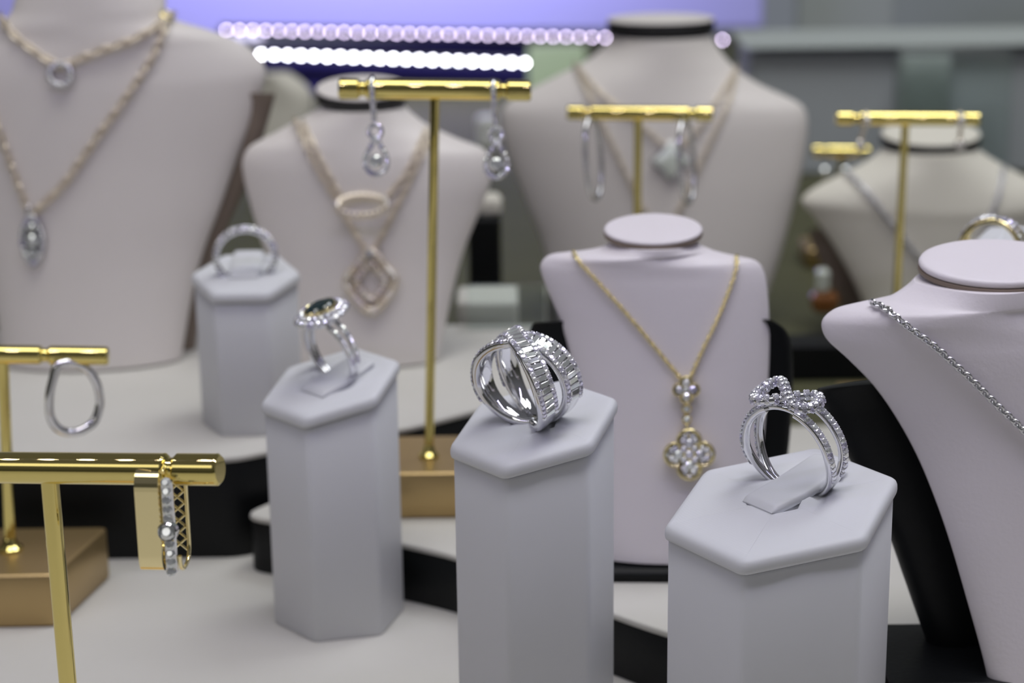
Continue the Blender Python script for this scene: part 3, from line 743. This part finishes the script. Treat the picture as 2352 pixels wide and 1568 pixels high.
# drop earrings on the tall stand
def drop(label, px, fy, ys):
    k = fy/F; c = YP(px, ys, fy-3.2); P_ = lambda dx, dy, dz=0: c+V((dx*k, dz, -dy*k*1.02))
    t = thing('earring', label, 'earring', c, 'earrings on the gold stands')
    mb = MB(); mb.tube([P_(-1, -22, 3.2), P_(-2, -14, -.2), P_(0, 20, -.3), P_(2, 70, 0)], .75, 8); st = mb.build('stem', M_SILVER, t)
    mb = MB()
    for q in range(10): mb.gem(P_(-1+q*.3, -8+q*8.4, -.9), V((0, -1, .15)), .72)
    mb.build('stem_stones', M_DIA, st)
    mb = MB(); ci = [P_(4+15*math.sin(a), 96-15*math.cos(a), 0) for a in [2*PI*i/20 for i in range(20)]]; mb.tube(ci, .6, 6, loop=True); lk = mb.build('link_ring', M_SILVER, t)
    mb = MB()
    for p in ci[::2]: mb.gem(p+V((0, -.6, 0)), V((0, -1, .1)), .7)
    mb.build('link_stones', M_DIA, lk)
    td = catmull([(5, 112), (16, 130), (28, 155), (27, 178), (12, 193), (-6, 193), (-20, 178), (-20, 155), (-7, 130)], 4, loop=True)
    tp = [P_(a, b, 0) for a, b in td]
    mb = MB(); mb.tube(tp, .7, 6, loop=True); dr = mb.build('drop_frame', M_SILVER, t)
    mb = MB()
    for p in tp[::2]: mb.gem(p+V((0, -.7, 0)), V((random.uniform(-.4, .4), -1, random.uniform(-.1, .4))), .8)
    mb.build('halo_row', M_DIA, dr)
    mb = MB(); mb.gem(P_(4, 163, -.5), V((0, -1, .2)), 1.9, seg=10); mb.build('drop_stone', M_DIA, dr)
drop('left diamond drop earring hanging from the tall gold stand', 855, 533, 205)
drop('right diamond drop earring hanging from the tall gold stand', 1134, 533, 212)

# thin hoops
def hoop(label, px, py, hw, hh, fy, tilt):
    k = fy/F; c = YP(px, py, fy); rx = V((math.cos(R(tilt)), math.sin(R(tilt)), 0)); W_ = hw*k/math.cos(R(tilt))
    t = thing('earring', label, 'earring', c, 'earrings on the gold stands')
    pts = [c+rx*(W_*math.sin(a))+V((hh*k*.16*math.cos(a)*-.5, 0, hh*k*math.cos(a))) for a in [2*PI*i/48 for i in range(48)]]
    mb = MB(); mb.tube(pts, .8, 8, loop=True); hb = mb.build('hoop', M_SILVER2, t)
    mb = MB()
    for i in range(2, 40): mb.gem(pts[i]+V((0, -.55, 0)), V((.2, -1, .1)), .6)
    mb.build('pave_row', M_DIA, hb)
hoop('left thin diamond hoop on the bar before the tall necked bust', 1363, 362, 20, 98, 639, 72)
hoop('right thin diamond hoop on the bar before the tall necked bust', 1577, 370, 22, 100, 639, 72)
# small drops on right stand
def small_drop(label, px, dx):
    fy = 648; k = fy/F; c = YP(px, 276, fy-2.4)
    t = thing('earring', label, 'earring', c, 'earrings on the gold stands')
    pts = [c+V((x*k, y_, -z*k)) for x, y_, z in ((0, 2, -16), (0, -.2, -4), (dx*.3, -.2, 16), (dx, 0, 44), (dx*.9, 0, 58))]
    mb = MB(); mb.tube([V(p) for p in catmull([tuple(q) for q in pts], 5)], .7, 8); mb.build('hook', M_ROSE, t)
    mb = MB(); mb.gem(c+V((0, -.9, 0)), V((0, -1, .3)), 1.5); mb.gem(c+V((dx*k, -.6, -56*k)), V((0, -1, .3)), 1.9); mb.build('drop_stone', M_RDIA, t)
small_drop('left rose gold drop earring on the far right gold bar', 1990, -12)
small_drop('right rose gold drop earring on the far right gold bar', 2207, 0)
def far_drop(px):
    fy = 858; k = fy/F; c = YP(px, 356, fy-2.6)
    t = thing('earring', 'small bluish drop earring on the blurred gold bar, %s one' % ('left' if px < 1920 else 'right'), 'earring', c, 'earrings on the gold stands')
    mb = MB(); mb.tube([c+V((0, 0, 1)), c+V((0, 0, -30*k))], .6, 6); mb.build('hook', M_SILVER2, t)
    mb = MB(); mb.gem(c+V((0, -.5, -40*k)), V((0, -1, .2)), 2.4); mb.build('drop_stone', M_DIA, t)
far_drop(1896); far_drop(1944)

# ------------------------------------------------------------------ ring behind the right bust, on its own stand
q = YP(2290, 575, 520)
ring_stand('white hexagonal ring stand mostly hidden behind the right front bust', q.x+8, 526, 13, 180, q.z, .12, 1, 16.5, 0)
A = V((-.5, -.85, -.1)).normalized(); N = V((0, -.1, 1)).normalized(); A = (A-N*A.dot(N)).normalized(); T = N.cross(A); T = T if T.x > 0 else -T
c0 = YP(2282, 572, 515); P = ring_frame(c0, A, N, T)
t = thing('ring', 'gold crossover ring with diamonds peeking over the right front bust', 'ring', c0, 'diamond rings')
for s in (-1, 1):
    wf = lambda th: s*2.0*math.sin(th)
    mb = MB(); sect_band(mb, P, -PI, PI, 60, wf, 1.1, 7.3, 1.3, loop=True); bd = mb.build('band', M_GOLD2, t)
    mb = MB(); row(mb, P, R(-85), R(85), 17, wf, (lambda th: 8.8), .85, False); mb.build('pave_row', M_DIA, bd)

# ------------------------------------------------------------------ background things
def leds(label, p0, p1, n, m, size, face=(0, -1, 0)):
    p0, p1 = V(p0), V(p1); t = thing('led_strip', label, 'led strip', p0.lerp(p1, .5), 'led strips')
    ax = (p1-p0).normalized(); mb = MB(); mb.obox(p0.lerp(p1, .5)-V(face)*1.8, ax, V(face), ax.cross(V(face)), (p1-p0).length/2+4, 1.0, 3.2, .3); mb.build('rail', M_DARK, t)
    for i in range(n):
        c = p0.lerp(p1, i/(n-1)); mb = MB(); mb.cyl(c-V(face)*.8, c+V(face)*.5, size, n=12); mb.build('led', m, t)
YL = 1300
leds('upper row of violet white leds glowing at the back of the showcase', YP(520, 69, YL), YP(1660, 92, YL), 39, M_LEDP, .75)
leds('lower row of bright white leds glowing at the back of the showcase', YP(600, 125, YL-3), YP(1266, 147, YL-3), 23, M_LEDW, .85)
strip_y, strip_z = 372, 332
leds('row of small leds overhead along the showcase front', (-330, strip_y, strip_z), (330, strip_y, strip_z), 45, M_LEDT, 2.2, (0, 0, -1))

def block(name, label, cat, px0, py0, px1, py1, y, dep, m, ch=1.0, group=None, zbot=None):
    a = YP(px0, py1, y); b = YP(px1, py0, y); z0 = a.z if zbot is None else zbot
    c = V(((a.x+b.x)/2, y+dep/2, (z0+b.z)/2))
    mb = MB(); mb.obox(c, (1, 0, 0), (0, 1, 0), (0, 0, 1), abs(b.x-a.x)/2, dep/2, (b.z-z0)/2, ch)
    o = mb.build(name, m, None, (c.x, c.y, z0)); return tag(o, label, cat, group)
block('light_canopy', 'lavender lit canopy panel behind the upper led row', 'light canopy', -260, -160, 1760, 92, 1318, 20, M_LAV, 2, zbot=None)
block('velvet_backdrop', 'dark blue velvet backdrop below the led rows', 'backdrop', 585, 92, 1215, 420, 1308, 8, M_NAVY, 1, zbot=-.5)
block('card', 'pale green card imitating a green glow beside the right end of the lower led row', 'card', 1216, 105, 1345, 420, 1290, 3, M_PGREEN, .5, zbot=-.5)  # yellow green glow put into the card colour
block('cup', 'pale teal light fitting under the left end of the led rows', 'fitting', 528, 78, 602, 106, 1296, 12, M_WHITE, 3)
block('cabinet', 'grey back cabinet at the upper right whose pale top edge stands in for a reflection', 'cabinet', 1716, 112, 2700, 560, 1040, 60, M_GREY, 2, zbot=-.5)
block('glass_screen', 'clear upright glass screen in front of the grey cabinet', 'glass screen', 2050, 110, 2330, 420, 1020, 4, M_GLASS, .5, zbot=-.5)
block('ledge', 'pale horizontal ledge standing in for a glass reflection on top of the grey cabinet', 'ledge', 1712, 98, 2700, 112, 1034, 66, M_PALE, 1)  # light line reflected in glass, built as a pale solid strip
block('reflection_panel', 'pale wide panel imitating a band of reflected light behind the grey cabinet', 'panel', 1830, -160, 2060, 120, 1380, 10, M_PALE, 1, zbot=-.5)  # pale colour replaces the light band reflected in the glass
block('panel', 'pale upright panel imitating a glass reflection on the grey cabinet', 'panel', 2060, 128, 2185, 420, 1030, 4, M_PALE, .5, zbot=-.5)  # upright glass reflection put into a pale solid panel
block('display_box', 'black display box between the middle left bust and tall necked bust', 'display box', 1078, 500, 1150, 700, 740, 14, M_BLACK, 1, zbot=-.5)
block('display_box', 'cream display box beside the black display box', 'display box', 1050, 690, 1190, 780, 668, 20, M_CREAM, 1, zbot=-.5)
block('cushion', 'small cream cushion on top of the black display box', 'cushion', 1094, 452, 1152, 500, 742, 10, M_BUSTC, 2)
block('glass_plate', 'clear glass plate standing before the cream display box', 'glass plate', 1075, 655, 1255, 780, 655, 3, M_GLASS, .5, zbot=-.5)
block('tray', 'black tray on the rear floor beside the cream bust', 'tray', 1770, 790, 2010, 836, 690, 14, M_BLACK, 1, zbot=-.5)
block('trinket', 'amber resin trinket on the rear floor beside the cream bust', 'trinket', 1866, 676, 1930, 722, 745, 10, M_AMBER, 2, zbot=None)
block('perfume_bottle', 'small pale glass bottle above the amber trinket', 'bottle', 1876, 620, 1908, 676, 747, 6, M_PEARL, 1.5)
block('figurine', 'small white and red ornament beside the dark blue backdrop', 'ornament', 1095, 268, 1140, 330, 1120, 10, M_WHITE, 2, zbot=-.5)
bust('distant beige bust blurred between the far left bust and the middle left bust',
     [(590, 170), (580, 200), (575, 230), (570, 300), (575, 380), (580, 420)], [(660, 170), (690, 190), (712, 215), (716, 260), (700, 340), (690, 420)], G(640, 430, 0), 0, 6, 0, 12, .2, None, M_BUSTC)
for o in bpy.data.objects:
    if '_o' in o: del o['_o']
